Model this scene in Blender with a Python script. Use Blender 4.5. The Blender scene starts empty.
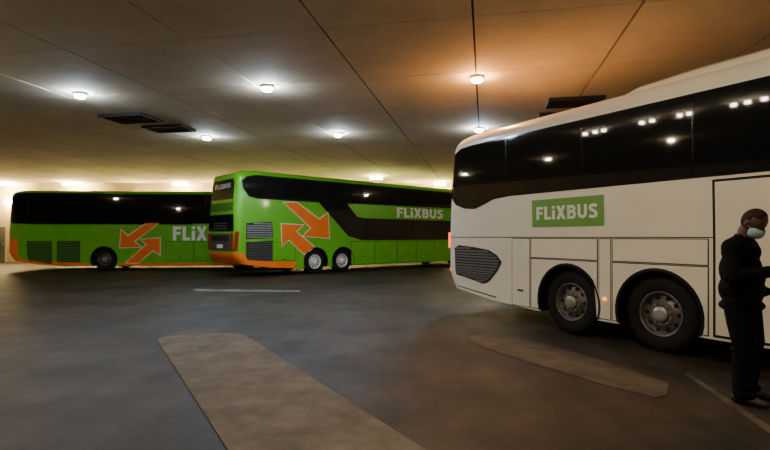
import bpy, bmesh, math, random
from mathutils import Vector, Matrix
from mathutils.geometry import tessellate_polygon
random.seed(4)
C = bpy.context.scene.collection
F = 510.0; CX = 385.0; HY = 237.0; CH = 1.5      # focal length in px, optical column, horizon row, eye height
PI = math.pi

# ---------------------------------------------------------------- materials
def mat(name, col, rough=0.5, metal=0.0, var=0.12, scale=3.0, emit=None, es=0.0, bump=0.0, bscale=60, coat=0.0, col2=None, rvar=0.0, spec=None, lo=0.38, hi=0.62, stain=None):
    m = bpy.data.materials.new(name); m.use_nodes = True
    nt = m.node_tree; b = nt.nodes['Principled BSDF']
    tc = nt.nodes.new('ShaderNodeTexCoord')
    n = nt.nodes.new('ShaderNodeTexNoise'); n.inputs['Scale'].default_value = scale; n.inputs['Detail'].default_value = 8; n.inputs['Roughness'].default_value = 0.6
    nt.links.new(tc.outputs['Object'], n.inputs['Vector'])
    r = nt.nodes.new('ShaderNodeValToRGB'); nt.links.new(n.outputs['Fac'], r.inputs['Fac'])
    c2 = col2 if col2 else tuple(c*(1-var) for c in col)
    c1 = col if col2 else tuple(min(1, c*(1+var*0.5)) for c in col)
    r.color_ramp.elements[0].position = lo; r.color_ramp.elements[1].position = hi
    r.color_ramp.elements[0].color = (*c2, 1); r.color_ramp.elements[1].color = (*c1, 1)
    out = r.outputs['Color']
    def mul(out, sc, amt, lo_, hi_, stretch=None):
        n4 = nt.nodes.new('ShaderNodeTexNoise'); n4.inputs['Scale'].default_value = sc; n4.inputs['Detail'].default_value = 10; n4.inputs['Roughness'].default_value = 0.7
        src = tc.outputs['Object']
        if stretch:
            mp = nt.nodes.new('ShaderNodeMapping'); mp.inputs['Rotation'].default_value = (0, 0, stretch[0]); mp.inputs['Scale'].default_value = (stretch[1], stretch[2], 1)
            nt.links.new(src, mp.inputs['Vector']); src = mp.outputs['Vector']
        nt.links.new(src, n4.inputs['Vector'])
        mr4 = nt.nodes.new('ShaderNodeMapRange'); mr4.inputs['From Min'].default_value = lo_; mr4.inputs['From Max'].default_value = hi_
        mr4.inputs['To Min'].default_value = 1-amt; mr4.inputs['To Max'].default_value = 1+amt
        nt.links.new(n4.outputs['Fac'], mr4.inputs['Value'])
        mx = nt.nodes.new('ShaderNodeVectorMath'); mx.operation = 'SCALE'
        nt.links.new(out, mx.inputs[0]); nt.links.new(mr4.outputs['Result'], mx.inputs['Scale']); return mx.outputs['Vector']
    if stain:                                   # finer worn patches, and streaks left by tyres
        out = mul(out, stain[0], stain[1], .35, .65)
        if len(stain) > 2: out = mul(out, 1.0, stain[2], .42, .58, (math.radians(35), 2.2, .12))
    nt.links.new(out, b.inputs['Base Color'])
    b.inputs['Roughness'].default_value = rough; b.inputs['Metallic'].default_value = metal
    if coat: b.inputs['Coat Weight'].default_value = coat; b.inputs['Coat Roughness'].default_value = 0.08
    if spec is not None: b.inputs['Specular IOR Level'].default_value = spec
    if rvar:
        mr = nt.nodes.new('ShaderNodeMapRange'); mr.inputs['To Min'].default_value = rough-rvar; mr.inputs['To Max'].default_value = rough+rvar
        n3 = nt.nodes.new('ShaderNodeTexNoise'); n3.inputs['Scale'].default_value = scale*2.3; n3.inputs['Detail'].default_value = 4
        nt.links.new(tc.outputs['Object'], n3.inputs['Vector'])
        nt.links.new(n3.outputs['Fac'], mr.inputs['Value']); nt.links.new(mr.outputs['Result'], b.inputs['Roughness'])
    if emit:
        b.inputs['Emission Color'].default_value = (*emit, 1); b.inputs['Emission Strength'].default_value = es
    if bump:
        n2 = nt.nodes.new('ShaderNodeTexNoise'); n2.inputs['Scale'].default_value = bscale; n2.inputs['Detail'].default_value = 5
        nt.links.new(tc.outputs['Object'], n2.inputs['Vector'])
        bp = nt.nodes.new('ShaderNodeBump'); bp.inputs['Strength'].default_value = bump; bp.inputs['Distance'].default_value = 0.02
        nt.links.new(n2.outputs['Fac'], bp.inputs['Height']); nt.links.new(bp.outputs['Normal'], b.inputs['Normal'])
    return m
M = {}
M['green'] = mat('green_paint', (0.12, 0.50, 0.012), 0.3, coat=0.5, var=0.08)
M['sign_green'] = mat('sign_green', (0.15, 0.34, 0.05), 0.4, var=0.05)
M['dark_green'] = mat('dark_green_grille', (0.035, 0.17, 0.01), 0.5)
M['deep_green'] = mat('deep_green_recess', (0.010, 0.05, 0.004), 0.6)
M['orange'] = mat('orange_paint', (1.0, 0.19, 0.012), 0.35, coat=0.3, var=0.06)
M['cream'] = mat('white_paint', (0.85, 0.78, 0.64), 0.28, coat=0.4, var=0.04, scale=1.2)
M['white'] = mat('white_vinyl', (0.95, 0.95, 0.93), 0.4, var=0.03)
M['pale_text'] = mat('pale_sign_vinyl', (0.78, 0.83, 0.70), 0.4, var=0.03)
M['pale'] = mat('pale_outline_vinyl', (0.9, 0.75, 0.58), 0.4, var=0.03)
M['grey_text'] = mat('grey_vinyl', (0.4, 0.42, 0.42), 0.5)
M['glass'] = mat('tinted_glass', (0.006, 0.007, 0.008), 0.03, var=0.1, spec=0.6)
M['seal'] = mat('black_rubber', (0.010, 0.010, 0.010), 0.6, spec=0.2)
M['bandm'] = mat('black_band_glass', (0.006, 0.006, 0.006), 0.12, spec=0.5)
M['divider'] = mat('window_divider', (0.007, 0.007, 0.007), 0.5, spec=0.2)
M['tyre'] = mat('tyre_rubber', (0.011, 0.010, 0.010), 0.8, bump=0.3, spec=0.2)
M['rim'] = mat('rim_metal', (0.16, 0.15, 0.135), 0.45, metal=0.5, var=0.35, scale=8)
M['hub'] = mat('hub_metal', (0.38, 0.36, 0.33), 0.4, metal=0.5, var=0.25, scale=8)
M['rimlight'] = mat('rim_light_metal', (0.72, 0.72, 0.69), 0.4, metal=0.1, var=0.2, scale=8)
M['dark'] = mat('dark_plastic', (0.015, 0.015, 0.015), 0.6, spec=0.3)
M['louvre'] = mat('grey_louvre', (0.3, 0.31, 0.31), 0.45, metal=0.4)
M['mesh'] = mat('grey_grille_mesh', (0.14, 0.13, 0.12), 0.5)
M['louvre_dark'] = mat('charcoal_louvre', (0.06, 0.062, 0.062), 0.5)
M['red'] = mat('red_lens', (0.5, 0.02, 0.01), 0.2, emit=(1, 0.04, 0.015), es=3)
M['red_off'] = mat('red_lens_unlit', (0.35, 0.015, 0.01), 0.2)
M['amber'] = mat('amber_lens', (0.9, 0.25, 0.01), 0.2, emit=(1, 0.27, 0.01), es=2.2)
M['floor'] = mat('asphalt', (0.038, 0.027, 0.017), 0.60, col2=(0.015, 0.0128, 0.0105), scale=0.5, bump=0.22, bscale=26, rvar=0.16, spec=0.32, stain=(3.2, .3, .22), lo=.42, hi=.60)
M['strip'] = mat('worn_pavement', (0.15, 0.125, 0.092), 0.75, col2=(0.095, 0.078, 0.058), scale=1.9, bump=0.3, bscale=30, spec=0.3, stain=(6, .2))
M['strip2'] = mat('worn_paint_faint', (0.10, 0.080, 0.057), 0.75, col2=(0.055, 0.044, 0.032), scale=2.4, bump=0.3, bscale=30, spec=0.3, stain=(6, .25))
M['line'] = mat('worn_line_paint', (0.22, 0.20, 0.18), 0.7, col2=(0.06, 0.057, 0.05), scale=2)
M['ceil'] = mat('concrete_ceiling', (0.72, 0.60, 0.41), 0.85, col2=(0.62, 0.51, 0.345), scale=0.5, bump=0.15, bscale=20, stain=(2.5, .05))
M['gap'] = mat('dark_joint', (0.02, 0.016, 0.012), 0.9)  # plain dark brown for joint backing and vent slats
M['wall'] = mat('plaster_wall', (0.75, 0.63, 0.40), 0.8, col2=(0.6, 0.5, 0.32), scale=0.8)
M['door'] = mat('painted_door', (0.22, 0.21, 0.19), 0.5)
M['lampbody'] = mat('lamp_housing', (0.55, 0.53, 0.5), 0.5)
M['cool'] = mat('cool_lamp_lens', (0.9, 0.9, 1), 0.4, emit=(0.66, 0.81, 1.0), es=900)
M['warm'] = mat('warm_lamp_lens', (1, 0.8, 0.6), 0.4, emit=(1.0, 0.45, 0.13), es=1050)
M['neutral'] = mat('neutral_lamp_lens', (1, 0.9, 0.8), 0.4, emit=(1.0, 0.82, 0.55), es=620)
M['tube'] = mat('warm_tube_lens', (1, 0.85, 0.5), 0.4, emit=(1.0, 0.72, 0.32), es=330)
M['wfill'] = mat('warm_fill_lens', (1, 0.85, 0.5), 0.4, emit=(1.0, 0.74, 0.36), es=480)
M['tube2'] = mat('neutral_tube_lens', (1, 0.9, 0.8), 0.4, emit=(1.0, 0.88, 0.7), es=150)
M['skin'] = mat('brown_skin', (0.085, 0.039, 0.023), 0.5, var=0.1, scale=20)
M['hair'] = mat('close_shaved_hair', (0.026, 0.015, 0.011), 0.8, bump=0.3, bscale=300, spec=0.2)
M['jacket'] = mat('black_jacket_cloth', (0.005, 0.005, 0.0055), 0.9, bump=0.7, bscale=14, spec=0.12)
M['trouser'] = mat('black_trouser_cloth', (0.005, 0.0045, 0.0045), 0.9, bump=0.7, bscale=12, spec=0.12)
M['shoe'] = mat('black_leather', (0.01, 0.01, 0.01), 0.45)
M['mask'] = mat('pale_blue_mask', (0.34, 0.50, 0.62), 0.8)
M['eye'] = mat('eye_white', (0.6, 0.58, 0.55), 0.3)

# ---------------------------------------------------------------- helpers
def link(name, bm, m, parent=None, smooth=False, recalc=True):
    if recalc: bmesh.ops.recalc_face_normals(bm, faces=bm.faces[:])
    me = bpy.data.meshes.new(name); bm.to_mesh(me); bm.free()
    o = bpy.data.objects.new(name, me); C.objects.link(o)
    for x in (m if isinstance(m, (list, tuple)) else [m]): me.materials.append(x)
    if smooth:
        for p in me.polygons: p.use_smooth = True
        try: me.set_sharp_from_angle(angle=math.radians(38))
        except Exception: pass
    if parent is not None: o.parent = parent
    return o
def tag(o, label=None, cat=None, group=None, kind=None):
    if label: o['label'] = label
    if cat: o['category'] = cat
    if group: o['group'] = group
    if kind: o['kind'] = kind
    return o
def empty(name, loc, rz=0.0):
    o = bpy.data.objects.new(name, None); C.objects.link(o); o.location = loc; o.rotation_euler = (0, 0, rz); o.empty_display_size = 0.2
    return o
def bx(bm, x0, x1, y0, y1, z0, z1):
    v = [bm.verts.new(p) for p in ((x0,y0,z0),(x1,y0,z0),(x1,y1,z0),(x0,y1,z0),(x0,y0,z1),(x1,y0,z1),(x1,y1,z1),(x0,y1,z1))]
    for f in ((0,3,2,1),(4,5,6,7),(0,1,5,4),(1,2,6,5),(2,3,7,6),(3,0,4,7)): bm.faces.new([v[i] for i in f])
def lathe_y(bm, prof, cx, cz, seg=40):
    """profile (r, y) spun about the axis parallel to y through (cx, cz)"""
    rings = []
    for r, y in prof:
        if r < 1e-5: rings.append([bm.verts.new((cx, y, cz))])
        else: rings.append([bm.verts.new((cx+r*math.cos(2*PI*i/seg), y, cz+r*math.sin(2*PI*i/seg))) for i in range(seg)])
    for a, b in zip(rings, rings[1:]):
        for i in range(seg):
            j = (i+1) % seg
            if len(a) == 1 and len(b) == 1: continue
            if len(a) == 1: bm.faces.new((a[0], b[i], b[j]))
            elif len(b) == 1: bm.faces.new((a[i], a[j], b[0]))
            else: bm.faces.new((a[i], a[j], b[j], b[i]))
def lathe_z(bm, prof, seg=24, c=(0,0,0)):
    rings = []
    for r, z in prof:
        if r < 1e-5: rings.append([bm.verts.new((c[0], c[1], c[2]+z))])
        else: rings.append([bm.verts.new((c[0]+r*math.cos(2*PI*i/seg), c[1]+r*math.sin(2*PI*i/seg), c[2]+z)) for i in range(seg)])
    for a, b in zip(rings, rings[1:]):
        for i in range(seg):
            j = (i+1) % seg
            if len(a) == 1 and len(b) == 1: continue
            if len(a) == 1: bm.faces.new((a[0], b[i], b[j]))
            elif len(b) == 1: bm.faces.new((a[i], a[j], b[0]))
            else: bm.faces.new((a[i], a[j], b[j], b[i]))
def baked(o):
    """apply the modifiers of o in place"""
    bpy.context.view_layer.update()
    dg = bpy.context.evaluated_depsgraph_get()
    me = bpy.data.meshes.new_from_object(o.evaluated_get(dg))
    old = o.data; o.modifiers.clear(); o.data = me; me.name = old.name
    return o
def fill_poly(bm, poly):
    """triangles of a simple, possibly concave outline in the xz plane"""
    vs = [bm.verts.new((x, 0, z)) for x, z in poly]
    for t in tessellate_polygon([[Vector((x, z, 0)) for x, z in poly]]):
        try: bm.faces.new([vs[i] for i in t])
        except ValueError: pass
    bmesh.ops.recalc_face_normals(bm, faces=bm.faces[:])
def offset_poly(poly, d):
    n = len(poly); A = sum(poly[i][0]*poly[(i+1)%n][1]-poly[(i+1)%n][0]*poly[i][1] for i in range(n))
    s = 1 if A > 0 else -1; out = []
    for i in range(n):
        p0, p1, p2 = Vector(poly[i-1]), Vector(poly[i]), Vector(poly[(i+1)%n])
        e1 = (p1-p0).normalized(); e2 = (p2-p1).normalized()
        n1 = Vector((e1.y, -e1.x))*s; n2 = Vector((e2.y, -e2.x))*s
        b = (n1+n2)
        if b.length < 1e-4: b = n1
        b.normalize(); k = max(0.55, b.dot(n1))
        q = p1 + b*(d/k); out.append((q.x, q.y))
    return out
# lettering drawn stroke by stroke: (width, filled outlines, stroked centre lines)
T = 0.215
LET = {
 'F': (.60, [[(0, 0), (0, 1), (.60, 1), (.60, .79), (.24, .79), (.24, .61), (.54, .61), (.54, .41), (.24, .41), (.24, 0)]], []),
 'L': (.56, [[(0, 0), (0, 1), (.24, 1), (.24, .21), (.56, .21), (.56, 0)]], []),
 'i': (.24, [[(0, 0), (0, .70), (.24, .70), (.24, 0)], [(0, .80), (0, 1.0), (.24, 1.0), (.24, .80)]], []),
 'X': (.78, [[(0, 0), (.25, .5), (.02, 1), (.29, 1), (.39, .72), (.49, 1), (.76, 1), (.53, .5), (.78, 0), (.51, 0), (.39, .28), (.27, 0)]], []),
 'B': (.70, [], [[(.12, 0), (.12, 1)], [(.12, .89), (.40, .89), (.52, .84), (.555, .74), (.52, .62), (.40, .53), (.12, .53)], [(.40, .53), (.53, .47), (.59, .32), (.53, .16), (.42, .11), (.12, .11)]]),
 'U': (.72, [], [[(.12, 1), (.12, .38), (.17, .20), (.36, .11), (.55, .20), (.60, .38), (.60, 1)]]),
 'S': (.66, [], [[(.60, .82), (.47, .885), (.31, .895), (.17, .85), (.12, .73), (.17, .62), (.33, .53), (.49, .44), (.545, .30), (.50, .16), (.35, .105), (.19, .115), (.05, .19)]]),
}
def text_mesh(s, bold=0):
    bm = bmesh.new(); x = 0
    for ch in s:
        w_, outs, strokes = LET[ch]
        for o in outs:
            t = bmesh.new(); fill_poly(t, o); me = bpy.data.meshes.new('t'); t.to_mesh(me); t.free()
            n0 = len(bm.verts); bm.from_mesh(me); bpy.data.meshes.remove(me); bm.verts.ensure_lookup_table()
            for v in bm.verts[n0:]: v.co.x += x
        for pts in strokes:
            P = [Vector(p) for p in pts]; prev = None
            for i, p in enumerate(P):
                d1 = (P[i]-P[i-1]).normalized() if i else (P[1]-P[0]).normalized()
                d2 = (P[i+1]-P[i]).normalized() if i < len(P)-1 else d1
                dd = (d1+d2).normalized(); nn_ = Vector((-dd.y, dd.x)); k = T/2/max(.6, dd.dot(d1))
                a = bm.verts.new((x+p.x+nn_.x*k, 0, p.y+nn_.y*k)); b = bm.verts.new((x+p.x-nn_.x*k, 0, p.y-nn_.y*k))
                if prev: bm.faces.new((prev[0], prev[1], b, a))
                prev = (a, b)
        x += w_+.10
    x -= .10
    for v in bm.verts: v.co.x /= x
    return bm

# ---------------------------------------------------------------- bus
class Bus:
    def __init__(s, O, ang, L, H, R=0.3, Rr=0.28, W=2.55, z0=0.3, zb=2.0, tum=0.04, lean=0.2, drop=0.2):
        s.O = Vector(O); s.a = math.radians(ang); s.u = Vector((math.cos(s.a), math.sin(s.a))); s.v = Vector((-math.sin(s.a), math.cos(s.a)))
        s.L, s.H, s.R, s.Rr, s.W, s.z0, s.zb, s.tum, s.lean, s.drop = L, H, R, Rr, W, z0, zb, tum, lean, drop
        s.root = empty('coach_bus', (O[0], O[1], 0), s.a)
    def sp(s, px, py):                      # photo point -> (x, z) on the side of the bus
        d = Vector(((px-CX)/F, 1.0)); Y = s.O.dot(s.v)/d.dot(s.v)
        return ((d*Y-s.O).dot(s.u), CH+(HY-py)/F*Y)
    def e(s, x):
        d = max(0, min(x, s.L-x))
        return 0 if d >= s.R else s.R-math.sqrt(max(0, s.R**2-(s.R-d)**2))
    def p(s, z):
        r = s.tum*max(0, z-s.zb); t = z-(s.H-s.Rr)
        if t > 0: r += s.Rr-math.sqrt(max(0, s.Rr**2-min(t, s.Rr)**2))
        return r
    def warp(s, x, z):
        k = 0.0
        if z > 1.4: k = s.lean*((z-1.4)/(s.H-1.4))**1.5
        if z < 0.8: k = 0.22*((0.8-z)/0.5)**1.3
        d = min(x, s.L-x)
        er = s.drop*max(0, 1-d/0.9)**2
        f = max(0, 1-x/1.5) if x < s.L/2 else -max(0, 1-(s.L-x)/1.5)
        lift = 0.22*max(0, 1-max(0, x)/2.0)*max(0, (0.9-z)/0.6) if x < 3 else 0
        return x+k*f, z-er*(z/s.H)**4+lift
    def map(s, x, z, off):
        X, Z = s.warp(x, z); f = max(0, 1-x/s.R)
        return Vector((X-off*f, s.p(z)+s.e(x)-off*(1-0.5*f), Z))
    def body(s, m, wheels, r=0.57, wellmat=None):
        xs = [s.R*(1-math.cos(k*PI/16)) for k in range(9)] + [0.45, 0.6, 0.75, 0.9, 1.2, 1.5]
        xs = sorted(set(round(x, 4) for x in xs))
        n = int((s.L-3)/1.0); xs += [1.5+(s.L-3)*k/n for k in range(1, n+1)]
        xs += [s.L-x for x in reversed(sorted(set([round(s.R*(1-math.cos(k*PI/16)), 4) for k in range(9)] + [0.45, 0.75, 1.2])))]
        zs = [s.z0, 0.45, 0.6, 0.8, 1.0, 1.2, 1.4]
        z = 1.6
        while z < s.H-s.Rr-0.05: zs.append(z); z += 0.2
        zs += [s.H-s.Rr+s.Rr*math.sin(k*PI/20) for k in range(0, 11)]
        bm = bmesh.new(); rows = []
        for x in xs:
            A = []; B = []
            for z in zs:
                X, Z = s.warp(x, z); y = s.p(z)+s.e(x)
                A.append(bm.verts.new((X, y, Z))); B.append(bm.verts.new((X, s.W-y, Z)))
            rows.append((A, B))
        nz = len(zs)
        for (A, B), (A2, B2) in zip(rows, rows[1:]):
            for i in range(nz-1):
                bm.faces.new((A[i], A2[i], A2[i+1], A[i+1])); bm.faces.new((B[i], B[i+1], B2[i+1], B2[i]))
            bm.faces.new((A[-1], A2[-1], B2[-1], B[-1])); bm.faces.new((A[0], B[0], B2[0], A2[0]))
        for A, B in (rows[0], rows[-1]):
            for i in range(nz-1): bm.faces.new((A[i], A[i+1], B[i+1], B[i]))
        o = link('body', bm, [m, wellmat or M['seal']], s.root)
        cb = bmesh.new()
        for wx in wheels:
            for ya, yb in ((-0.3, 0.6), (s.W-0.6, s.W+0.3)):
                lathe_y(cb, [(0, ya), (r, ya), (r, yb), (0, yb)], wx, 0.5, 36)
        cut = link('cutter', cb, M['seal'], s.root)
        md = o.modifiers.new('b', 'BOOLEAN'); md.operation = 'DIFFERENCE'; md.object = cut; md.solver = 'EXACT'
        baked(o); bpy.data.objects.remove(cut)
        for f in o.data.polygons:
            c = f.center
            f.use_smooth = True
            if c.z < 1.25 and 0.03 < c.y < s.W-0.03 and any((c.x-wx)**2+(c.z-0.5)**2 < (r+0.03)**2 for wx in wheels): f.material_index = 1
            if abs(f.normal.z) > 0.9 and c.z < 0.8: f.material_index = 1
        try: o.data.set_sharp_from_angle(angle=math.radians(35))
        except Exception: pass
        return o
    def _finish(s, bm, mp, th, name, m, parent, outdir):
        for v in bm.verts: v.co = mp(v.co.x, v.co.z)
        r = bmesh.ops.extrude_face_region(bm, geom=bm.faces[:])
        for g in r['geom']:
            if isinstance(g, bmesh.types.BMVert): g.co += outdir*th
        return link(name, bm, m, parent or s.root)
    def decal(s, poly, off, m, name, parent=None, th=0.004):
        bm = bmesh.new(); fill_poly(bm, poly)
        xs = [p[0] for p in poly]; zs = [p[1] for p in poly]
        def cut(co, no): bmesh.ops.bisect_plane(bm, geom=bm.verts[:]+bm.edges[:]+bm.faces[:], plane_co=co, plane_no=no)
        for x in [0.01, 0.03, 0.06, 0.1, 0.15, 0.2, 0.25, 0.3, 0.45, 0.6, 0.9, 1.2, 1.5]:
            if min(xs) < x < max(xs): cut((x, 0, 0), (1, 0, 0))
        zl = [0.5, 0.65, 0.8, 1.4]+[1.6+0.15*k for k in range(18)]+[s.H-s.Rr*k/8 for k in range(1, 8)]
        for z in zl:
            if min(zs) < z < max(zs): cut((0, 0, z), (0, 0, 1))
        return s._finish(bm, lambda x, z: s.map(x, z, off), th, name, m, parent, Vector((0, -1, 0)))
    def rmap(s, y, z, off):
        X, Z = s.warp(0.0, z); return Vector((X-off, y, Z))
    def rdecal(s, poly, off, m, name, parent=None, th=0.006):
        bm = bmesh.new(); fill_poly(bm, poly)
        for k in range(30):
            bmesh.ops.bisect_plane(bm, geom=bm.verts[:]+bm.edges[:]+bm.faces[:], plane_co=(0, 0, 0.4+0.13*k), plane_no=(0, 0, 1))
        return s._finish(bm, lambda y, z: s.rmap(y, z, off), th, name, m, parent, Vector((-1, 0, 0)))
    def wrap(s, z0, z1, x_end, off, m, name, parent=None):
        """band that wraps the whole rear end: near side, both rounded corners and the rear face"""
        bm = bmesh.new(); path = []
        n = 8
        for k in range(n+1): path.append((x_end+(s.R-x_end)*k/n, 0))
        for k in range(1, 9): path.append((s.R*(1-math.sin(k*PI/16)), 0))
        near = [(x, s.e(x)) for x, _ in path]
        pts = near+[(x, s.W-y) for x, y in reversed(near)]
        nz = max(2, int((z1-z0)/.15)); grid = []
        for k in range(nz+1):
            z = z0+(z1-z0)*k/nz; row = []
            for i, (x, y) in enumerate(pts):
                X, Z = s.warp(max(x, 0), z); f = max(0, 1-x/s.R); sg = -1 if y < s.W/2 else 1
                pp = s.p(z) if y < s.W/2 else -s.p(z)
                row.append(bm.verts.new((X-off*f, y+pp+sg*off*(1-.5*f), Z)))
            grid.append(row)
        for a, b in zip(grid, grid[1:]):
            for i in range(len(pts)-1): bm.faces.new((a[i], a[i+1], b[i+1], b[i]))
        return link(name, bm, m, parent or s.root, True)
    def text(s, txt, x0, x1, z0, z1, off, m, name, parent=None):
        bm = text_mesh(txt)
        return s._finish(bm, lambda x, z: s.map(x0+x*(x1-x0), z0+z*(z1-z0), off), 0.004, name, m, parent, Vector((0, -1, 0)))
    def rtext(s, txt, y0, y1, z0, z1, off, m, name, parent=None):
        bm = text_mesh(txt)
        return s._finish(bm, lambda x, z: s.rmap(y0+x*(y1-y0), z0+z*(z1-z0), off), 0.004, name, m, parent, Vector((-1, 0, 0)))
    def panel(s, poly, m, name='luggage_door', gap=0.014, handle=None):
        s.decal(offset_poly(poly, gap), 0.003, M['seal'], 'panel_seal')
        d = s.decal(poly, 0.006, m, name)
        if handle:
            hx, hz = handle; s.decal([(hx-.06, hz-.015), (hx+.06, hz-.015), (hx+.06, hz+.015), (hx-.06, hz+.015)], 0.014, M['dark'], 'handle', d, 0.012)
        return d
    def louvres(s, poly, m, mback, name, n=8):
        """grille: dark backing and n slats clipped to the outline"""
        g = s.decal(poly, 0.006, mback, name)
        zs = [p[1] for p in poly]; z0, z1 = min(zs)+.03, max(zs)-.03
        inner = offset_poly(poly, -0.03)
        sb = bmesh.new()
        for k in range(n):
            zc = z0+(z1-z0)*(k+0.5)/n; hw = (z1-z0)/n*0.28
            xsx = []
            for i in range(len(inner)):
                a, b = inner[i], inner[(i+1) % len(inner)]
                if (a[1]-zc)*(b[1]-zc) < 0: xsx.append(a[0]+(b[0]-a[0])*(zc-a[1])/(b[1]-a[1]))
            if len(xsx) < 2: continue
            xa, xb = min(xsx), max(xsx)
            st = max(1, int((xb-xa)/0.1)); pr = None
            for q in range(st+1):
                a = xa+(xb-xa)*q/st
                P = [s.map(a, zc-hw, 0.012), s.map(a, zc+hw, 0.012)]
                vs = [sb.verts.new(p) for p in (P[0], P[1], P[1]+Vector((0, -.012, 0)), P[0]+Vector((0, -.012, 0)))]
                if pr:
                    for i in range(4): sb.faces.new((pr[i], pr[(i+1) % 4], vs[(i+1) % 4], vs[i]))
                else: sb.faces.new(vs[::-1])
                pr = vs
            sb.faces.new(pr)
        link('slats', sb, m, g)
        return g
    def wheel(s, x, rimmat, far=False):
        yo = 0.07; W = s.W
        f = (lambda y: W-y) if far else (lambda y: y)
        bm = bmesh.new()
        lathe_y(bm, [(r, f(y)) for r, y in [(0.29, yo+.02), (0.33, yo+.0), (0.42, yo-.005), (0.475, yo+.015), (0.497, yo+.05), (0.5, yo+.1), (0.5, yo+.24), (0.485, yo+.29), (0.4, yo+.31), (0.29, yo+.29), (0.29, yo+.02)]], x, 0.5, 48)
        t = link('wheel', bm, M['tyre'], s.root, True)
        bm = bmesh.new()
        lathe_y(bm, [(r, f(y)) for r, y in [(0.295, yo+.012), (0.285, yo+.004), (0.27, yo+.012), (0.262, yo+.06), (0.235, yo+.085), (0.17, yo+.06), (0.15, yo+.03), (0.11, yo+.03), (0.11, yo+.07)]], x, 0.5, 48)
        link('rim', bm, rimmat, t, True)
        bm = bmesh.new()
        lathe_y(bm, [(r, f(y)) for r, y in [(0.10, yo+.05), (0.10, yo-.005), (0.085, yo-.02), (0.05, yo-.025), (0, yo-.025)]], x, 0.5, 24)
        link('hub_cap', bm, M['hub'] if rimmat is M['rim'] else M['white'], t, True)
        if far: return t
        for k in range(10):
            a = 2*PI*k/10; bm = bmesh.new()
            lathe_y(bm, [(0, yo+.058), (0.026, yo+.058), (0.026, yo+.076), (0, yo+.076)], x+0.212*math.cos(a), 0.5+0.212*math.sin(a), 12)
            link('rim_hole', bm, M['seal'], t)
            a = 2*PI*(k+.5)/10; bm = bmesh.new()
            lathe_y(bm, [(0, yo+.012), (0.013, yo+.012), (0.014, yo+.035), (0, yo+.035)], x+0.13*math.cos(a), 0.5+0.13*math.sin(a), 6)
            link('wheel_nut', bm, M['louvre'], t)
        return t
    def arrows(s, polys, wid):
        for P in polys:
            q = [s.sp(*p) for p in P]
            a = s.decal(offset_poly(q, wid), 0.006, M['pale'], 'arrow_outline')
            s.decal(q, 0.012, M['orange'], 'arrow', a)
def hatch(x0, x1, z0, z1, xc, r):
    pts = [(x0, z0), (x0, z1), (x1, z1), (x1, z0)]
    a0 = math.asin((z0-0.5)/r)
    n = 20
    for k in range(n+1):
        a = a0+(PI-2*a0)*k/n
        pts.append((xc+r*math.cos(a), 0.5+r*math.sin(a)))
    return pts
def rect(x0, x1, z0, z1): return [(x0, z0), (x1, z0), (x1, z1), (x0, z1)]
def arch_lip(b, x, r=0.57, m=None):
    bm = bmesh.new(); a0 = math.asin((0.32-0.5)/r); n = 24; prev = None
    for k in range(n+1):
        a = a0+(PI-2*a0)*k/n
        ring = [bm.verts.new((x+rr*math.cos(a), yy, 0.5+rr*math.sin(a))) for rr, yy in ((r-.012, .03), (r-.012, -.014), (r+.016, -.014), (r+.016, .03))]
        if prev:
            for i in range(4): bm.faces.new((prev[i], prev[(i+1) % 4], ring[(i+1) % 4], ring[i]))
        prev = ring
    link('wheel_arch', bm, m or M['seal'], b.root)

# ================================================================ setting
def polyfloor(name, pts, z, m):
    bm = bmesh.new(); lo = [bm.verts.new((x, y, 0.001)) for x, y in pts]; hi = [bm.verts.new((x, y, z)) for x, y in pts]
    bm.faces.new(hi); bm.faces.new(lo[::-1])
    for i in range(len(pts)): j = (i+1) % len(pts); bm.faces.new((lo[i], lo[j], hi[j], hi[i]))
    return link(name, bm, m)
H = 4.7; YB = 30.3
bm = bmesh.new(); bx(bm, -32, 18, -12, YB, -0.2, 0.0); tag(link('floor', bm, M['floor']), kind='structure')
# ceiling: precast slabs with open joints under a dark soffit
bm = bmesh.new()
wa = 2.29; a0 = -0.169-17*wa
for i in range(32):
    for j in range(24):
        xa, xb = a0+i*wa+.018, a0+(i+1)*wa-.018; ya, yb = -18+j*2.55+.009, -18+(j+1)*2.55-.009
        bx(bm, xa, xb, ya, yb, H, H+0.07)
c = link('ceiling', bm, [M['ceil']]); c.rotation_euler = (0, 0, math.atan2(-.192, .981)); tag(c, kind='structure')
bm = bmesh.new(); bx(bm, -45, 40, -25, 45, H+0.075, H+0.3); tag(link('ceiling_soffit', bm, M['gap']), kind='structure')
bm = bmesh.new(); bx(bm, -32, 18, YB, YB+.2, 0, H); tag(link('wall_back', bm, M['wall']), kind='structure')
bm = bmesh.new(); bx(bm, -32.2, -32, -12, YB+.2, 0, H); tag(link('wall_left', bm, M['wall']), kind='structure')
bm = bmesh.new(); bx(bm, 18, 18.2, -12, YB+.2, 0, H); tag(link('wall_right', bm, M['wall']), kind='structure')
bm = bmesh.new(); bx(bm, -32, 18, -12.2, -12, 0, H); tag(link('wall_front', bm, M['wall']), kind='structure')
bm = bmesh.new(); bx(bm, -23.4, -22.5, YB-.1, YB, 0, 2.1); d1 = tag(link('door_1', bm, M['door']), kind='structure')
bm = bmesh.new(); bx(bm, -22.7, -22.6, YB-.18, YB-.1, 1.0, 1.15); link('door_handle', bm, M['louvre'], d1)

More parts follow.
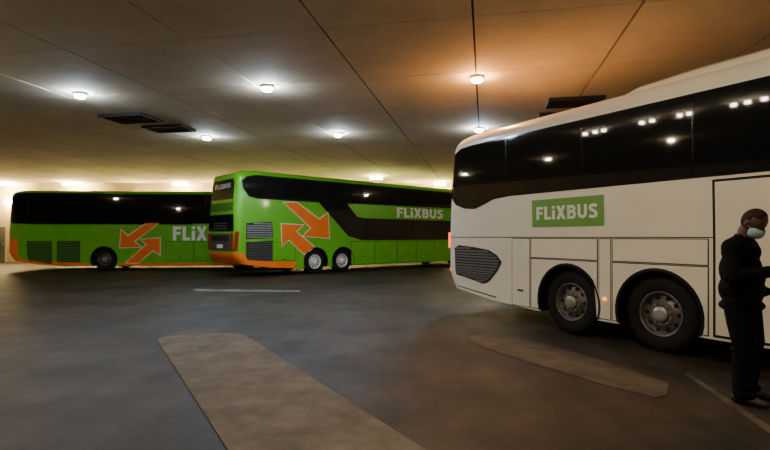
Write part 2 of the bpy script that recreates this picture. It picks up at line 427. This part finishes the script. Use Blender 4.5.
def G(px, py):
    Y = CH*F/(py-HY); return ((px-CX)/F*Y, Y)
dv = Vector((0.5, -0.866)); nv = Vector((0.866, 0.5))
P0 = Vector(G(158, 342)); P1 = Vector(G(247, 337))
mid = (P0+P1)/2; w = (P1-P0).length/2; nn = (P1-P0).normalized()
pts = []
for k in range(13):
    a = PI*k/12; q = mid-nn*w*math.cos(a)-dv*0.45*math.sin(a)**.7; pts.append((q.x, q.y))
pts += [tuple(P1+dv*8), tuple(P0+dv*8)]
tag(polyfloor('pavement_strip', pts, 0.012, M['strip']), 'wide worn beige strip with rounded end running along the asphalt to the camera', 'floor marking')
pp = [(468, 341), (472, 336), (490, 334), (520, 338), (560, 349), (610, 364), (668, 384), (667, 396), (655, 398), (600, 384), (540, 366), (490, 350)]
tag(polyfloor('pavement_strip', [G(*p) for p in pp], 0.008, M['strip2']), 'short faint worn strip on the asphalt beside the white coach wheels', 'floor marking')
tag(polyfloor('painted_line', [G(*p) for p in [(194, 289.2), (300, 290.4), (300, 292.2), (194, 290.9)]], 0.004, M['line']), 'thin white painted line on asphalt in front of the double decker', 'floor marking')
tag(polyfloor('painted_line', [G(*p) for p in [(684, 374), (690, 374), (800, 446), (790, 448)]], 0.004, M['strip2']), 'thin faded line on the asphalt under the standing person', 'floor marking')

# ---------------------------------------------------------------- ceiling lamps
def dome_lamp(x, y, m, label, group=None):
    t = empty('ceiling_lamp', (x, y, 4.59)); tag(t, label, 'lamp', group)
    b = bmesh.new(); lathe_z(b, [(0, .11), (0.14, .11), (0.145, .085), (0.12, .055), (0, .055)]); link('housing', b, M['lampbody'], t, True)
    b = bmesh.new(); lathe_z(b, [(0.115, .055), (0.112, .035), (0.095, 0.01), (0.055, -.006), (0, -.012)], 14); link('lens', b, m, t)
    return t
def cl(px, py):
    Y = (4.61-CH)*F/(HY-py); return (px-CX)/F*Y, Y
for px, py, m, lb in ((80, 97, 'cool', 'round cool white ceiling lamp above left coach, beside the long dark ceiling vent'),
                      (267, 90, 'cool', 'round cool white ceiling lamp above the rear end of the double decker'),
                      (477, 81, 'warm', 'round warm orange ceiling lamp, the only orange one'),
                      (207, 139, 'cool', 'small distant white ceiling lamp, leftmost of the farther row'),
                      (338, 136, 'cool', 'small distant white ceiling lamp, middle of the farther row'),
                      (479, 131, 'cool', 'small distant white ceiling lamp just above the white coach rear roof edge')):
    x, y = cl(px, py); dome_lamp(x, y, M[m], lb, 'round lamps on the ceiling')
for x, y, m in ((-13.5, 6.5, 'neutral'), (0.9, 4.2, 'neutral'), (-4.2, 0.4, 'neutral'), (0.2, -1.4, 'neutral'), (-9, -3, 'neutral'), (3.5, -6.0, 'neutral'), (-16, 12, 'neutral'), (-20, 18, 'neutral'), (10, 14, 'neutral'), (9, 21, 'neutral')):  # unseen lamps; the outer ones put in to brighten ceiling and far end
    dome_lamp(x, y, M[m], 'unseen round ceiling lamp outside the view, added to light the garage', 'unseen round lamps added for light')
def tube_lamp(x, Y, label, ln=1.5, m='tube', g='warm tube lamps along the back wall', rz=0, big=False):
    dz = .07 if big else 0
    t = empty('ceiling_lamp', (x, Y, H-.12-dz), rz); tag(t, label, 'lamp', g)
    b = bmesh.new(); bx(b, -ln/2, ln/2, -.08, .08, .06+dz, .12+dz); link('housing', b, M['lampbody'], t)
    b = bmesh.new(); bx(b, -ln/2+.03, ln/2-.03, -.06, .06, -.0, .06+dz); link('tube', b, M[m], t)
for px, Y, lb, ln in ((5, 29.6, 'warm yellow tube lamp at the far left edge above the left coach', 1.0),
                      (72, 29.6, 'warm yellow tube lamp above the roof middle of the left coach', 1.1),
                      (180, 29.6, 'warm yellow tube lamp between left coach and double decker', 0.9),
                      (376, 26.6, 'warm yellow tube lamp above the double decker roof', 0.7),
                      (440, 29.4, 'warm yellow tube lamp over the front roof of the double decker', 0.7)):
    tube_lamp((px-CX)/F*Y, Y, lb, ln, big=True)
for Y in (9.1, 8.75, 8.45, 7.25, 6.95, 6.2, 5.95, 4.9, 4.6, 4.25):
    tube_lamp(-7.1-(Y-6.4)*.5, Y, 'short tube lamp outside the view on the left, over the garage floor', .2, 'tube2', 'short tube lamps outside the view')
for X in (-22.2, -18.2, -14.2, -10.2, -6.2, -2.2, 1.8, 5.8):  # added lamps, mostly hidden by the coaches, that brighten back wall and ceiling
    t = empty('wall_fill_lamp', (X, YB, 3.55)); tag(t, 'warm fill lamp added on the back wall, behind the coaches', 'lamp', 'added fill lamps on the back wall')
    b = bmesh.new(); bx(b, -.35, .35, -.05, 0, -.1, .1); link('backplate', b, M['lampbody'], t)
    b = bmesh.new(); bx(b, -.31, .31, -.15, -.05, -.06, .06); link('lens', b, M['wfill'], t)

# ---------------------------------------------------------------- ceiling vents
def vent(pa, pb, label):
    (xa, ya), (xb, yb) = [((px-CX)/F*(H-CH)*F/(HY-py), (H-CH)*F/(HY-py)) for px, py in (pa, pb)]
    cx, cy = (xa+xb)/2, (ya+yb)/2; w = max(0.45, ((pb[0]-pa[0])/F*cy)/2-.1); d = abs(yb-ya)/2-.1
    t = empty('ceiling_vent', (cx, cy, H-.06), math.atan2(-.192, .981)); tag(t, label, 'vent', 'dark vents on the ceiling')
    b = bmesh.new()
    for q in ((-w, w, -d, -d+.06), (-w, w, d-.06, d), (-w, -w+.06, -d+.06, d-.06), (w-.06, w, -d+.06, d-.06)): bx(b, q[0], q[1], q[2], q[3], -.01, .06)
    bmesh.ops.remove_doubles(b, verts=b.verts[:], dist=1e-4)
    link('frame', b, M['dark'], t)
    b = bmesh.new(); n = 6
    for k in range(n):
        y = -d+.06+(2*d-.12)*(k+.3)/n; bx(b, -w+.06, w-.06, y, y+.05, .005, .06)
    bx(b, -w+.06, w-.06, -d+.06, d-.06, .05, .06)
    link('slats', b, M['gap'], t)
vent((105, 122), (160, 112), 'long dark ceiling vent nearest the left coach lamp')
vent((145, 131), (195, 124), 'smaller dark ceiling vent behind the longer one, left of the far lamps')
vent((545, 106), (606, 95), 'dark ceiling vent above the roof of the white coach')
vent((538, 120), (574, 111), 'far dark ceiling vent half hidden by the white coach roof')

# ================================================================ white coach
Pw = Vector((2.79, 7.8)); uw = Vector((.5, -.866)); q = 0.15; Ow = Pw-uw*(3.03+q)
B = Bus(Ow, -60, 13.3, 3.48, R=0.38, Rr=0.22, z0=0.3, zb=1.5, tum=-0.03, lean=0.30, drop=0.16)
tag(B.root, 'white single deck coach with dark windows and small green sign, parked at right', 'bus')
wx = [3.03+q, 4.45+q, 10.5+q]
B.body(M['cream'], wx)
for x in wx:
    B.wheel(x, M['rim']); B.wheel(x, M['rim'], True); arch_lip(B, x)
band = [(0.0, 3.0), (0.0, 2.75), (0.08, 2.5), (0.22, 2.3), (0.42, 2.14), (0.7, 2.05), (1.02, 2.03), (1.3, 2.1), (1.55, 2.18), (1.95, 2.21), (13.0, 2.21), (13.0, 3.24), (0.5, 3.24), (0.15, 3.18)]
B.decal(band, 0.004, M['bandm'], 'glass_band')
pane0 = [(0.03, 2.98), (0.03, 2.77), (0.10, 2.54), (0.24, 2.33), (0.44, 2.17), (0.72, 2.08), (1.02, 2.06), (1.28, 2.13), (1.53, 2.21), (1.89, 2.24), (1.89, 3.21), (0.5, 3.21), (0.17, 3.15)]
B.decal(pane0, 0.0085, M['glass'], 'side_window', th=.001)
x = 1.90
while x < 12.4:
    B.decal(rect(x, min(x+1.58, 12.95), 2.24, 3.21), 0.0085, M['glass'], 'side_window', th=.001)
    x += 1.59
B.decal(rect(0.15, 13.0, 1.490, 1.501), 0.004, M['seal'], 'flank_groove')
B.panel(rect(1.86+q, 2.26+q, 0.34, 1.47), M['cream'], 'service_door', gap=.011, handle=(2.06+q, 0.6))
B.panel(hatch(2.3+q, 3.56+q, 0.34, 1.14, 3.03+q, 0.60), M['cream'], 'wheel_hatch', gap=.011)
B.panel(rect(2.3+q, 3.56+q, 1.17, 1.47), M['cream'], 'flank_panel', gap=.011)
B.panel(rect(3.6+q, 3.78+q, 0.34, 1.47), M['cream'], 'flank_panel', gap=.011)
B.panel(hatch(3.82+q, 5.08+q, 0.34, 1.14, 4.45+q, 0.60), M['cream'], 'wheel_hatch', gap=.011)
B.panel(rect(3.82+q, 5.08+q, 1.17, 1.47), M['cream'], 'flank_panel', gap=.011)
B.panel(rect(5.17+q, 6.2+q, 0.36, 2.14), M['cream'], 'side_door', gap=0.03, handle=(5.36+q, 1.15))
for k in range(3): B.panel(rect(6.35+q+1.15*k, 7.45+q+1.15*k, 0.34, 1.47), M['cream'], handle=(6.9+q+1.15*k, 0.45))
gp = [B.sp(*p) for p in [(455, 248), (459, 245), (474, 247), (489, 250), (497, 255), (502, 262), (497, 272), (489, 283), (483, 286), (468, 281), (456, 277)]]
gp = [(max(x, 0.13), z) for x, z in gp]
B.louvres(gp, M['mesh'], M['dark'], 'engine_grille', n=13)
sg = B.decal(rect(2.33+q, 3.68+q, 1.665, 2.10), 0.006, M['sign_green'], 'sign_panel')
B.text('FLiXBUS', 2.43+q, 3.59+q, 1.775, 1.985, 0.014, M['pale_text'], 'sign_lettering', sg)
def blob(b, x, z, m, name, r=0.035):
    P = b.map(x, z, 0.012); bm = bmesh.new(); bmesh.ops.create_uvsphere(bm, u_segments=12, v_segments=8, radius=1, matrix=Matrix.Translation(P) @ Matrix.Diagonal((r*1.4, 0.02 if x > .5 else r, r, 1)))
    link(name, bm, m, b.root, True)
blob(B, 3.69+q, 0.62, M['amber'], 'marker_light', 0.028)
blob(B, 6.28+q, 0.62, M['amber'], 'marker_light', 0.028)
blob(B, 0.03, 0.78, M['red'], 'rear_marker_light', 0.05)
B.decal(rect(0.01, 0.11, 1.28, 1.60), 0.03, M['red'], 'tail_light', th=0.02)
B.decal(rect(0.35, 1.6, 0.37, 0.39), 0.006, M['seal'], 'bumper_groove')
B.rdecal(rect(0.45, 2.1, 2.1, 3.1), 0.006, M['glass'], 'rear_window')
bm = bmesh.new(); prof = []
for x, zt, yi in ((3.6, 3.47, .5), (3.8, 3.54, .36), (4.15, 3.60, .30), (5.0, 3.63, .28), (9.0, 3.63, .28), (9.6, 3.58, .3), (10.2, 3.47, .5)):
    W = B.W
    ring = [(x, yi-.1, 3.36), (x, yi-.06, zt-.05), (x, yi+.03, zt), (x, W-yi-.03, zt), (x, W-yi+.06, zt-.05), (x, W-yi+.1, 3.36)]
    prof.append([bm.verts.new(p) for p in ring])
for a, b2 in zip(prof, prof[1:]):
    for i in range(6): j = (i+1) % 6; bm.faces.new((a[i], a[j], b2[j], b2[i]))
bm.faces.new(prof[0]); bm.faces.new(prof[-1][::-1])
link('roof_unit', bm, M['cream'], B.root, True)

# ================================================================ double decker
D = Bus((-5.42, 18.45), 41.5, 13.6, 4.0, R=0.3, Rr=0.25, z0=0.27, zb=2.2, tum=0.03, lean=0.16, drop=0.12)
tag(D.root, 'green double deck coach with orange arrows on its side, in the middle', 'bus')
x1 = D.sp(316, 262)[0]; wd = [x1, x1+1.38, 12.3]
D.body(M['green'], wd)
for x in wd:
    D.wheel(x, M['rimlight']); D.wheel(x, M['rimlight'], True); arch_lip(D, x)
zt = 3.82; zl = 2.93
up = [(0.18, 3.62), (0.24, 3.3), (0.5, 3.0), (0.85, zl), (3.45, zl-.02), (13.2, zl+.07), (13.2, zt), (0.75, zt), (0.32, 3.76)]
D.decal(up, 0.004, M['seal'], 'glass_band')
g0 = D.sp(318, 202); g1 = D.sp(347, 203); g2 = D.sp(357, 219); g3 = D.sp(362, 240); g4 = D.sp(348, 236); g5 = D.sp(336, 222)
sw = [(g0[0], zl+.03), (g1[0], zl+.03), (g2[0], 2.38), (g2[0]+.4, 2.33), (13.2, 2.33), (13.2, 1.36), (g3[0], 1.36), g4, g5]
D.decal(sw, 0.006, M['glass'], 'glass_sweep')
D.decal([(0.24, 3.6), (0.30, 3.34), (0.53, 3.04), (0.87, zl+.03), (2.0, zl+.03), (2.0, zt-.03), (0.78, zt-.03), (0.37, 3.72)], 0.01, M['glass'], 'side_window')
x = 2.04
while x < 12.8:
    D.decal(rect(x, min(x+1.6, 13.1), zl+.06, zt-.03), 0.01, M['glass'], 'side_window')
    D.decal(rect(x-.035, x-.005, zl+.04, zt-.02), 0.010, M['divider'], 'window_divider'); x += 1.64
x = g3[0]+.25
while x < 12:
    D.decal(rect(x, x+1.4, 1.40, 2.29), 0.014, M['glass'], 'side_window')
    D.decal(rect(x-.03, x, 1.39, 2.30), 0.014, M['divider'], 'window_divider'); x += 1.43
D.arrows([[(284, 202.5), (297, 202.5), (319, 219.5), (328, 213), (329, 238), (303, 236), (311, 228)],
          [(281.5, 224), (303, 225), (296, 231.5), (314, 247), (304, 254), (288.5, 239.5), (282, 246)]], 0.035)
ta = D.sp(397, 218.5); tb = D.sp(443, 218)
D.text('FLiXBUS', ta[0], tb[0], 2.42, 2.88, 0.008, M['white'], 'side_lettering')
D.wrap(0.3, 0.92, 0.33, 0.012, M['orange'], 'rear_bumper')
D.decal([(0.30, 0.9), (0.42, 0.62), (0.7, 0.56), (2.55, 0.53), (2.45, 0.28), (0.30, 0.28)], 0.006, M['orange'], 'orange_skirt')
ga = [D.sp(*p) for p in [(246, 223), (272, 222), (273, 238), (246, 239)]]
D.louvres([(max(.22, x), z) for x, z in ga], M['louvre'], M['dark'], 'side_grille', n=7)
ga = [D.sp(*p) for p in [(246, 242), (273, 240.5), (273, 262), (246, 263)]]
D.louvres([(max(.22, x), z) for x, z in ga], M['louvre_dark'], M['dark'], 'side_grille', n=9)
for xa, xb in ((1.5, 2.5), (5.3, 6.6), (6.65, 7.95), (8.0, 9.2), (9.25, 10.5)):
    D.panel(rect(xa, xb, 0.58 if xa < 2 else 0.32, 1.3), M['green'], handle=((xa+xb)/2, 0.64))
W = D.W
rw = D.rdecal([(0.3, 2.95), (2.25, 2.95), (2.24, 3.6), (2.1, 3.76), (0.45, 3.76), (0.31, 3.6)], 0.01, M['glass'], 'rear_window')
D.rtext('FLiXBUS', 1.95, 0.6, 3.40, 3.6, 0.02, M['grey_text'], 'rear_lettering', rw)
D.rdecal([(0.28, 2.5), (2.27, 2.5), (2.27, 2.82), (0.28, 2.82)], 0.01, M['dark_green'], 'rear_panel')
r2 = D.rdecal([(0.16, 1.72), (2.39, 1.72), (2.33, 2.36), (0.22, 2.36)], 0.01, M['glass'], 'lower_rear_window')
for k in range(3): D.rdecal(rect(0.7, 1.85, 1.8+.1*k, 1.84+.1*k), 0.02, M['louvre_dark'], 'slat', r2)
r3 = D.rdecal([(0.34, 1.0), (2.21, 1.0), (2.21, 1.62), (0.34, 1.62)], 0.01, M['louvre_dark'], 'engine_hatch')
D.rdecal(rect(0.5, 2.05, 1.36, 1.56), 0.02, M['dark'], 'engine_grille', r3)
D.rdecal(rect(1.02, 1.54, 1.08, 1.22), 0.02, M['white'], 'number_plate', r3)
D.decal([(0.03, 1.0), (0.12, 1.0), (0.16, 1.7), (0.05, 1.7)], 0.008, M['red_off'], 'tail_light', th=0.012)
D.rdecal(rect(2.23, 2.38, 1.0, 1.66), 0.014, M['red_off'], 'tail_light', th=0.012)
D.rdecal(rect(0.17, 0.32, 1.0, 1.66), 0.014, M['red_off'], 'tail_light', th=0.012)

# ================================================================ left coach
Eb = Bus((-16.75, 22.5), 4, 12.4, 3.58, R=0.4, Rr=0.2, z0=0.2, zb=1.8, tum=0.03, lean=0.1, drop=0.12)
tag(Eb.root, 'green single deck coach at far left, half behind the double decker', 'bus')
we = Eb.sp(104, 262)[0]; wl = [we, 10.2]
Eb.body(M['green'], wl)
for x in wl:
    Eb.wheel(x, M['rim']); Eb.wheel(x, M['rim'], True); arch_lip(Eb, x)
Eb.decal([(0.03, 3.3), (0.03, 2.25), (0.3, 2.1), (1.2, 2.06), (12.1, 2.06), (12.1, 3.47), (0.4, 3.47)], 0.004, M['seal'], 'glass_band')
Eb.decal([(0.06, 3.25), (0.06, 2.28), (0.3, 2.14), (0.9, 2.1), (0.9, 3.44), (0.4, 3.43)], 0.01, M['glass'], 'side_window')
x = 0.94
while x < 11.8:
    Eb.decal(rect(x, min(x+1.53, 12.05), 2.1, 3.44), 0.01, M['glass'], 'side_window', th=.001); x += 1.54
Eb.arrows([[(120, 247.5), (121.5, 230), (128, 236), (147, 223), (159, 223), (134, 241.5), (141, 247)],
           [(160, 238), (141, 239.5), (147, 244.5), (126, 262.5), (138, 263), (153, 250), (160, 255)]], 0.04)
ta = Eb.sp(173, 241)[0]
Eb.text('FLiXBUS', ta, ta+2.95, 1.34, 1.98, 0.008, M['white'], 'side_lettering')
Eb.wrap(0.21, 1.42, 0.52, 0.008, M['orange'], 'rear_bumper')
Eb.decal([(0.5, 0.40), (we-.62, 0.33), (we-.62, 0.21), (0.5, 0.21)], 0.006, M['orange'], 'orange_skirt')
Eb.decal([(we+.62, 0.21), (we+.62, 0.33), (12.1, 0.33), (12.1, 0.21)], 0.006, M['orange'], 'orange_skirt')
for a, b2 in (((27, 241), (52, 264)), ((57, 241), (80, 262))):
    p, q2 = Eb.sp(*a), Eb.sp(*b2)
    Eb.louvres(rect(p[0], q2[0], q2[1], p[1]), M['dark_green'], M['deep_green'], 'side_grille', n=8)
for xa, xb in ((6.9, 8.1), (8.15, 9.3)):
    Eb.panel(rect(xa, xb, 0.45, 1.28), M['green'], handle=((xa+xb)/2, 0.55))
Eb.rdecal(rect(0.6, 1.95, 2.1, 3.2), 0.006, M['glass'], 'rear_window')
Eb.decal([(0.03, 1.6), (0.1, 1.6), (0.1, 2.0), (0.03, 2.0)], 0.012, M['red_off'], 'tail_light', th=0.012)

# ================================================================ person
def caps(bm, p0, r0, p1, r1, seg=14):
    p0, p1 = Vector(p0), Vector(p1); d = p1-p0
    for p, r in ((p0, r0), (p1, r1)): bmesh.ops.create_icosphere(bm, subdivisions=2, radius=r, matrix=Matrix.Translation(p))
    if d.length > 1e-4:
        q = d.to_track_quat('Z', 'Y').to_matrix().to_4x4()
        bmesh.ops.create_cone(bm, cap_ends=True, segments=seg, radius1=r0, radius2=r1, depth=d.length, matrix=Matrix.Translation((p0+p1)/2) @ q)
def ell(bm, c, r, T_=Matrix.Identity(4)):
    bmesh.ops.create_icosphere(bm, subdivisions=3, radius=1, matrix=T_ @ Matrix.Translation(c) @ Matrix.Diagonal((*r, 1)))
def chain(bm, pts):
    for a, b in zip(pts, pts[1:]): caps(bm, a[0], a[1], b[0], b[1])
def fused(name, bm, m, parent, vox=0.008, sm=6):
    o = link(name, bm, m, parent)
    r = o.modifiers.new('r', 'REMESH'); r.mode = 'VOXEL'; r.voxel_size = vox
    s2 = o.modifiers.new('s', 'SMOOTH'); s2.iterations = sm; s2.factor = 0.5
    baked(o)
    o.data.materials.clear(); o.data.materials.append(m)
    for p in o.data.polygons: p.use_smooth = True
    return o
per = empty('person', (3.30, 4.72, 0), math.radians(-52))
tag(per, 'person in black jacket and trousers with face mask, standing beside the white coach door', 'person')
TH = Matrix.Translation((0.03, 0, 1.545)) @ Matrix.Rotation(math.radians(-8), 4, 'Z') @ Matrix.Rotation(math.radians(30), 4, 'Y')
def hp(x, y, z): return TH @ Vector((x, y, z))
legs = {1: [((0.0, .10, .92), .085), ((.05, .13, .50), .056), ((.0, .14, .09), .04)], -1: [((0.0, -.10, .92), .085), ((.06, -.13, .50), .056), ((.05, -.15, .09), .04)]}
arms = {1: [((-.01, .225, 1.41), .055), ((.0, .30, 1.14), .042), ((.24, .17, 1.20), .028)], -1: [((-.01, -.225, 1.41), .055), ((.02, -.30, 1.14), .042), ((.27, -.07, 1.20), .028)]}
b = bmesh.new()
ell(b, (0, 0, 1.0), (.11, .17, .14)); ell(b, (0, 0, 1.2), (.11, .17, .2)); ell(b, (0, 0, 1.37), (.11, .19, .11))
caps(b, (0, 0, 1.42), .065, (.035, 0, 1.57), .062)
for s in (1, -1): chain(b, legs[s]); chain(b, arms[s]); caps(b, legs[s][-1][0], .04, Vector(legs[s][-1][0])+Vector((.12, 0, -.04)), .028)
ell(b, (0.015, 0, .125), (.103, .083, .112), TH); ell(b, (.05, 0, .055), (.062, .062, .06), TH)
ell(b, (.090, 0, .118), (.022, .06, .018), TH)
caps(b, hp(.105, 0, .11), .010, hp(.127, 0, .072), .015); ell(b, (.117, 0, .068), (.012, .02, .01), TH)
ell(b, (.095, 0, .03), (.02, .026, .008), TH); ell(b, (.093, 0, .018), (.018, .022, .008), TH)
for s in (1, -1): ell(b, (-.0, s*.086, .095), (.02, .012, .033), TH); ell(b, (.075, s*.035, .075), (.025, .02, .02), TH)
for s in (1, -1):
    w0 = Vector(arms[s][-1][0]); d = (Vector((.9, -.25, .1)) if s > 0 else Vector((.8, .4, .1))).normalized(); up2 = Vector((0, 0, 1)); side = d.cross(up2).normalized()*s
    caps(b, w0, .026, w0+d*.03, .027)
    for k in range(4):
        o = up2*(.028-.019*k); r = .0095-(.001 if k == 3 else 0); L = (.040, .044, .041, .032)[k]
        k0 = w0+d*.095+o; k1 = k0+d*L*.8+side*L*.5; k2 = k1+d*L*.15+side*L*.75; k3 = k2-d*L*.35+side*L*.3
        caps(b, w0+d*.03+o*.7, .015, k0, .013); chain(b, [(k0, r+.001), (k1, r), (k2, r-.001), (k3, r-.002)])
    t0 = w0+d*.03+up2*.02; t1 = t0+d*.035+up2*.03+side*.015; t2 = t1+d*.03+side*.015+up2*.004
    chain(b, [(t0, .015), (t1, .012), (t2, .009)])
fused('body', b, M['skin'], per, 0.0055, 3)
b = bmesh.new()
ell(b, (-.005, 0, 1.36), (.15, .215, .13)); ell(b, (-.01, 0, 1.2), (.165, .215, .2)); ell(b, (.0, 0, 1.02), (.18, .225, .18)); ell(b, (0, 0, .87), (.18, .22, .07))
for s in (1, -1):
    A = arms[s]
    caps(b, (0, s*.07, 1.48), .05, A[0][0], .078)
    el = Vector(A[1][0]); wr = Vector(A[2][0]); sh = Vector(A[0][0])
    chain(b, [(sh, .082), (sh.lerp(el, .35), .070), (sh.lerp(el, .55), .076), (el, .070), (el.lerp(wr, .35), .060), (el.lerp(wr, .6), .056), (wr-(wr-el).normalized()*.02, .044)])
    ell(b, (.12, s*.12, 1.0), (.08, .09, .05)); ell(b, (.13, s*.06, 1.12), (.04, .06, .06))
for k in range(12):
    a = 2*PI*k/12; caps(b, (.015+.070*math.cos(a), .078*math.sin(a), 1.465-.012*math.cos(a)), .018, (.022+.067*math.cos(a), .074*math.sin(a), 1.502-.02*math.cos(a)), .014)
fused('jacket', b, M['jacket'], per, 0.009, 3)
b = bmesh.new()
ell(b, (0, 0, .9), (.15, .20, .12))
for s in (1, -1):
    h_, k_, a_ = [Vector(z_[0]) for z_ in legs[s]]
    chain(b, [(h_, .122), (h_.lerp(k_, .5), .110), (k_+Vector((0, 0, .03)), .094), (k_+Vector((-.01, 0, -.06)), .084), (k_.lerp(a_, .5), .086), (a_, .075)])
    ell(b, a_+Vector((.02, 0, .0)), (.095, .08, .05)); ell(b, a_+Vector((.01, 0, .09)), (.09, .085, .035)); ell(b, k_+Vector((-.02, 0, -.02)), (.10, .09, .022))
fused('trousers', b, M['trouser'], per, 0.009, 3)
for s in (1, -1):
    a_ = Vector(legs[s][-1][0]); b = bmesh.new()
    caps(b, (a_.x-.045, a_.y, .045), .045, (a_.x+.06, a_.y, .042), .045); caps(b, (a_.x+.06, a_.y, .042), .045, (a_.x+.175, a_.y, .033), .034); caps(b, (a_.x-.02, a_.y, .05), .042, (a_.x, a_.y, .1), .04)
    o = fused('shoe', b, M['shoe'], per, 0.007, 3)
    for v in o.data.vertices: v.co.z = max(0.002, v.co.z)
def shell(name, c, r, keep, m):
    b = bmesh.new(); bmesh.ops.create_uvsphere(b, u_segments=48, v_segments=32, radius=1)
    for v in b.verts: v.co = Vector((c[0]+v.co.x*r[0], c[1]+v.co.y*r[1], c[2]+v.co.z*r[2]))
    bmesh.ops.delete(b, geom=[v for v in b.verts if not keep(v.co)], context='VERTS')
    for v in b.verts: v.co = TH @ v.co
    o = link(name, b, m, per); md = o.modifiers.new('s', 'SOLIDIFY'); md.thickness = 0.003; baked(o)
    for p in o.data.polygons: p.use_smooth = True
    return o
shell('hair', (0.013, 0, .126), (.1055, .0855, .1145), lambda c: c.z > .165-(.08 if c.x < .02 else 0)-max(0, -c.x)*1.2 and c.x < .08, M['hair'])
mk = shell('face_mask', (.062, 0, .045), (.082, .073, .068), lambda c: c.x > .04 and c.z < .085, M['mask'])
for s in (1, -1):
    b = bmesh.new(); bmesh.ops.create_uvsphere(b, u_segments=12, v_segments=8, radius=.0125, matrix=Matrix.Translation(hp(.091, s*.033, .100))); link('eye', b, M['eye'], per, True)
    b = bmesh.new(); chain(b, [(hp(.055, s*.070, .07), .0025), (hp(.0, s*.093, .085), .0025)]); link('mask_strap', b, M['mask'], mk)

# ================================================================ camera, world
w = bpy.data.worlds.new('world'); bpy.context.scene.world = w; w.use_nodes = True
w.node_tree.nodes['Background'].inputs[0].default_value = (0.9, 0.8, 0.6, 1); w.node_tree.nodes['Background'].inputs[1].default_value = 0.02
cam = bpy.data.cameras.new('camera'); co = bpy.data.objects.new('camera', cam); C.objects.link(co)
co.location = (0, 0, CH); co.rotation_euler = (math.radians(90), 0, 0)
cam.sensor_fit = 'HORIZONTAL'; cam.sensor_width = 36; cam.lens = 36*F/770; cam.shift_y = 12/770; cam.clip_end = 200
bpy.context.scene.camera = co
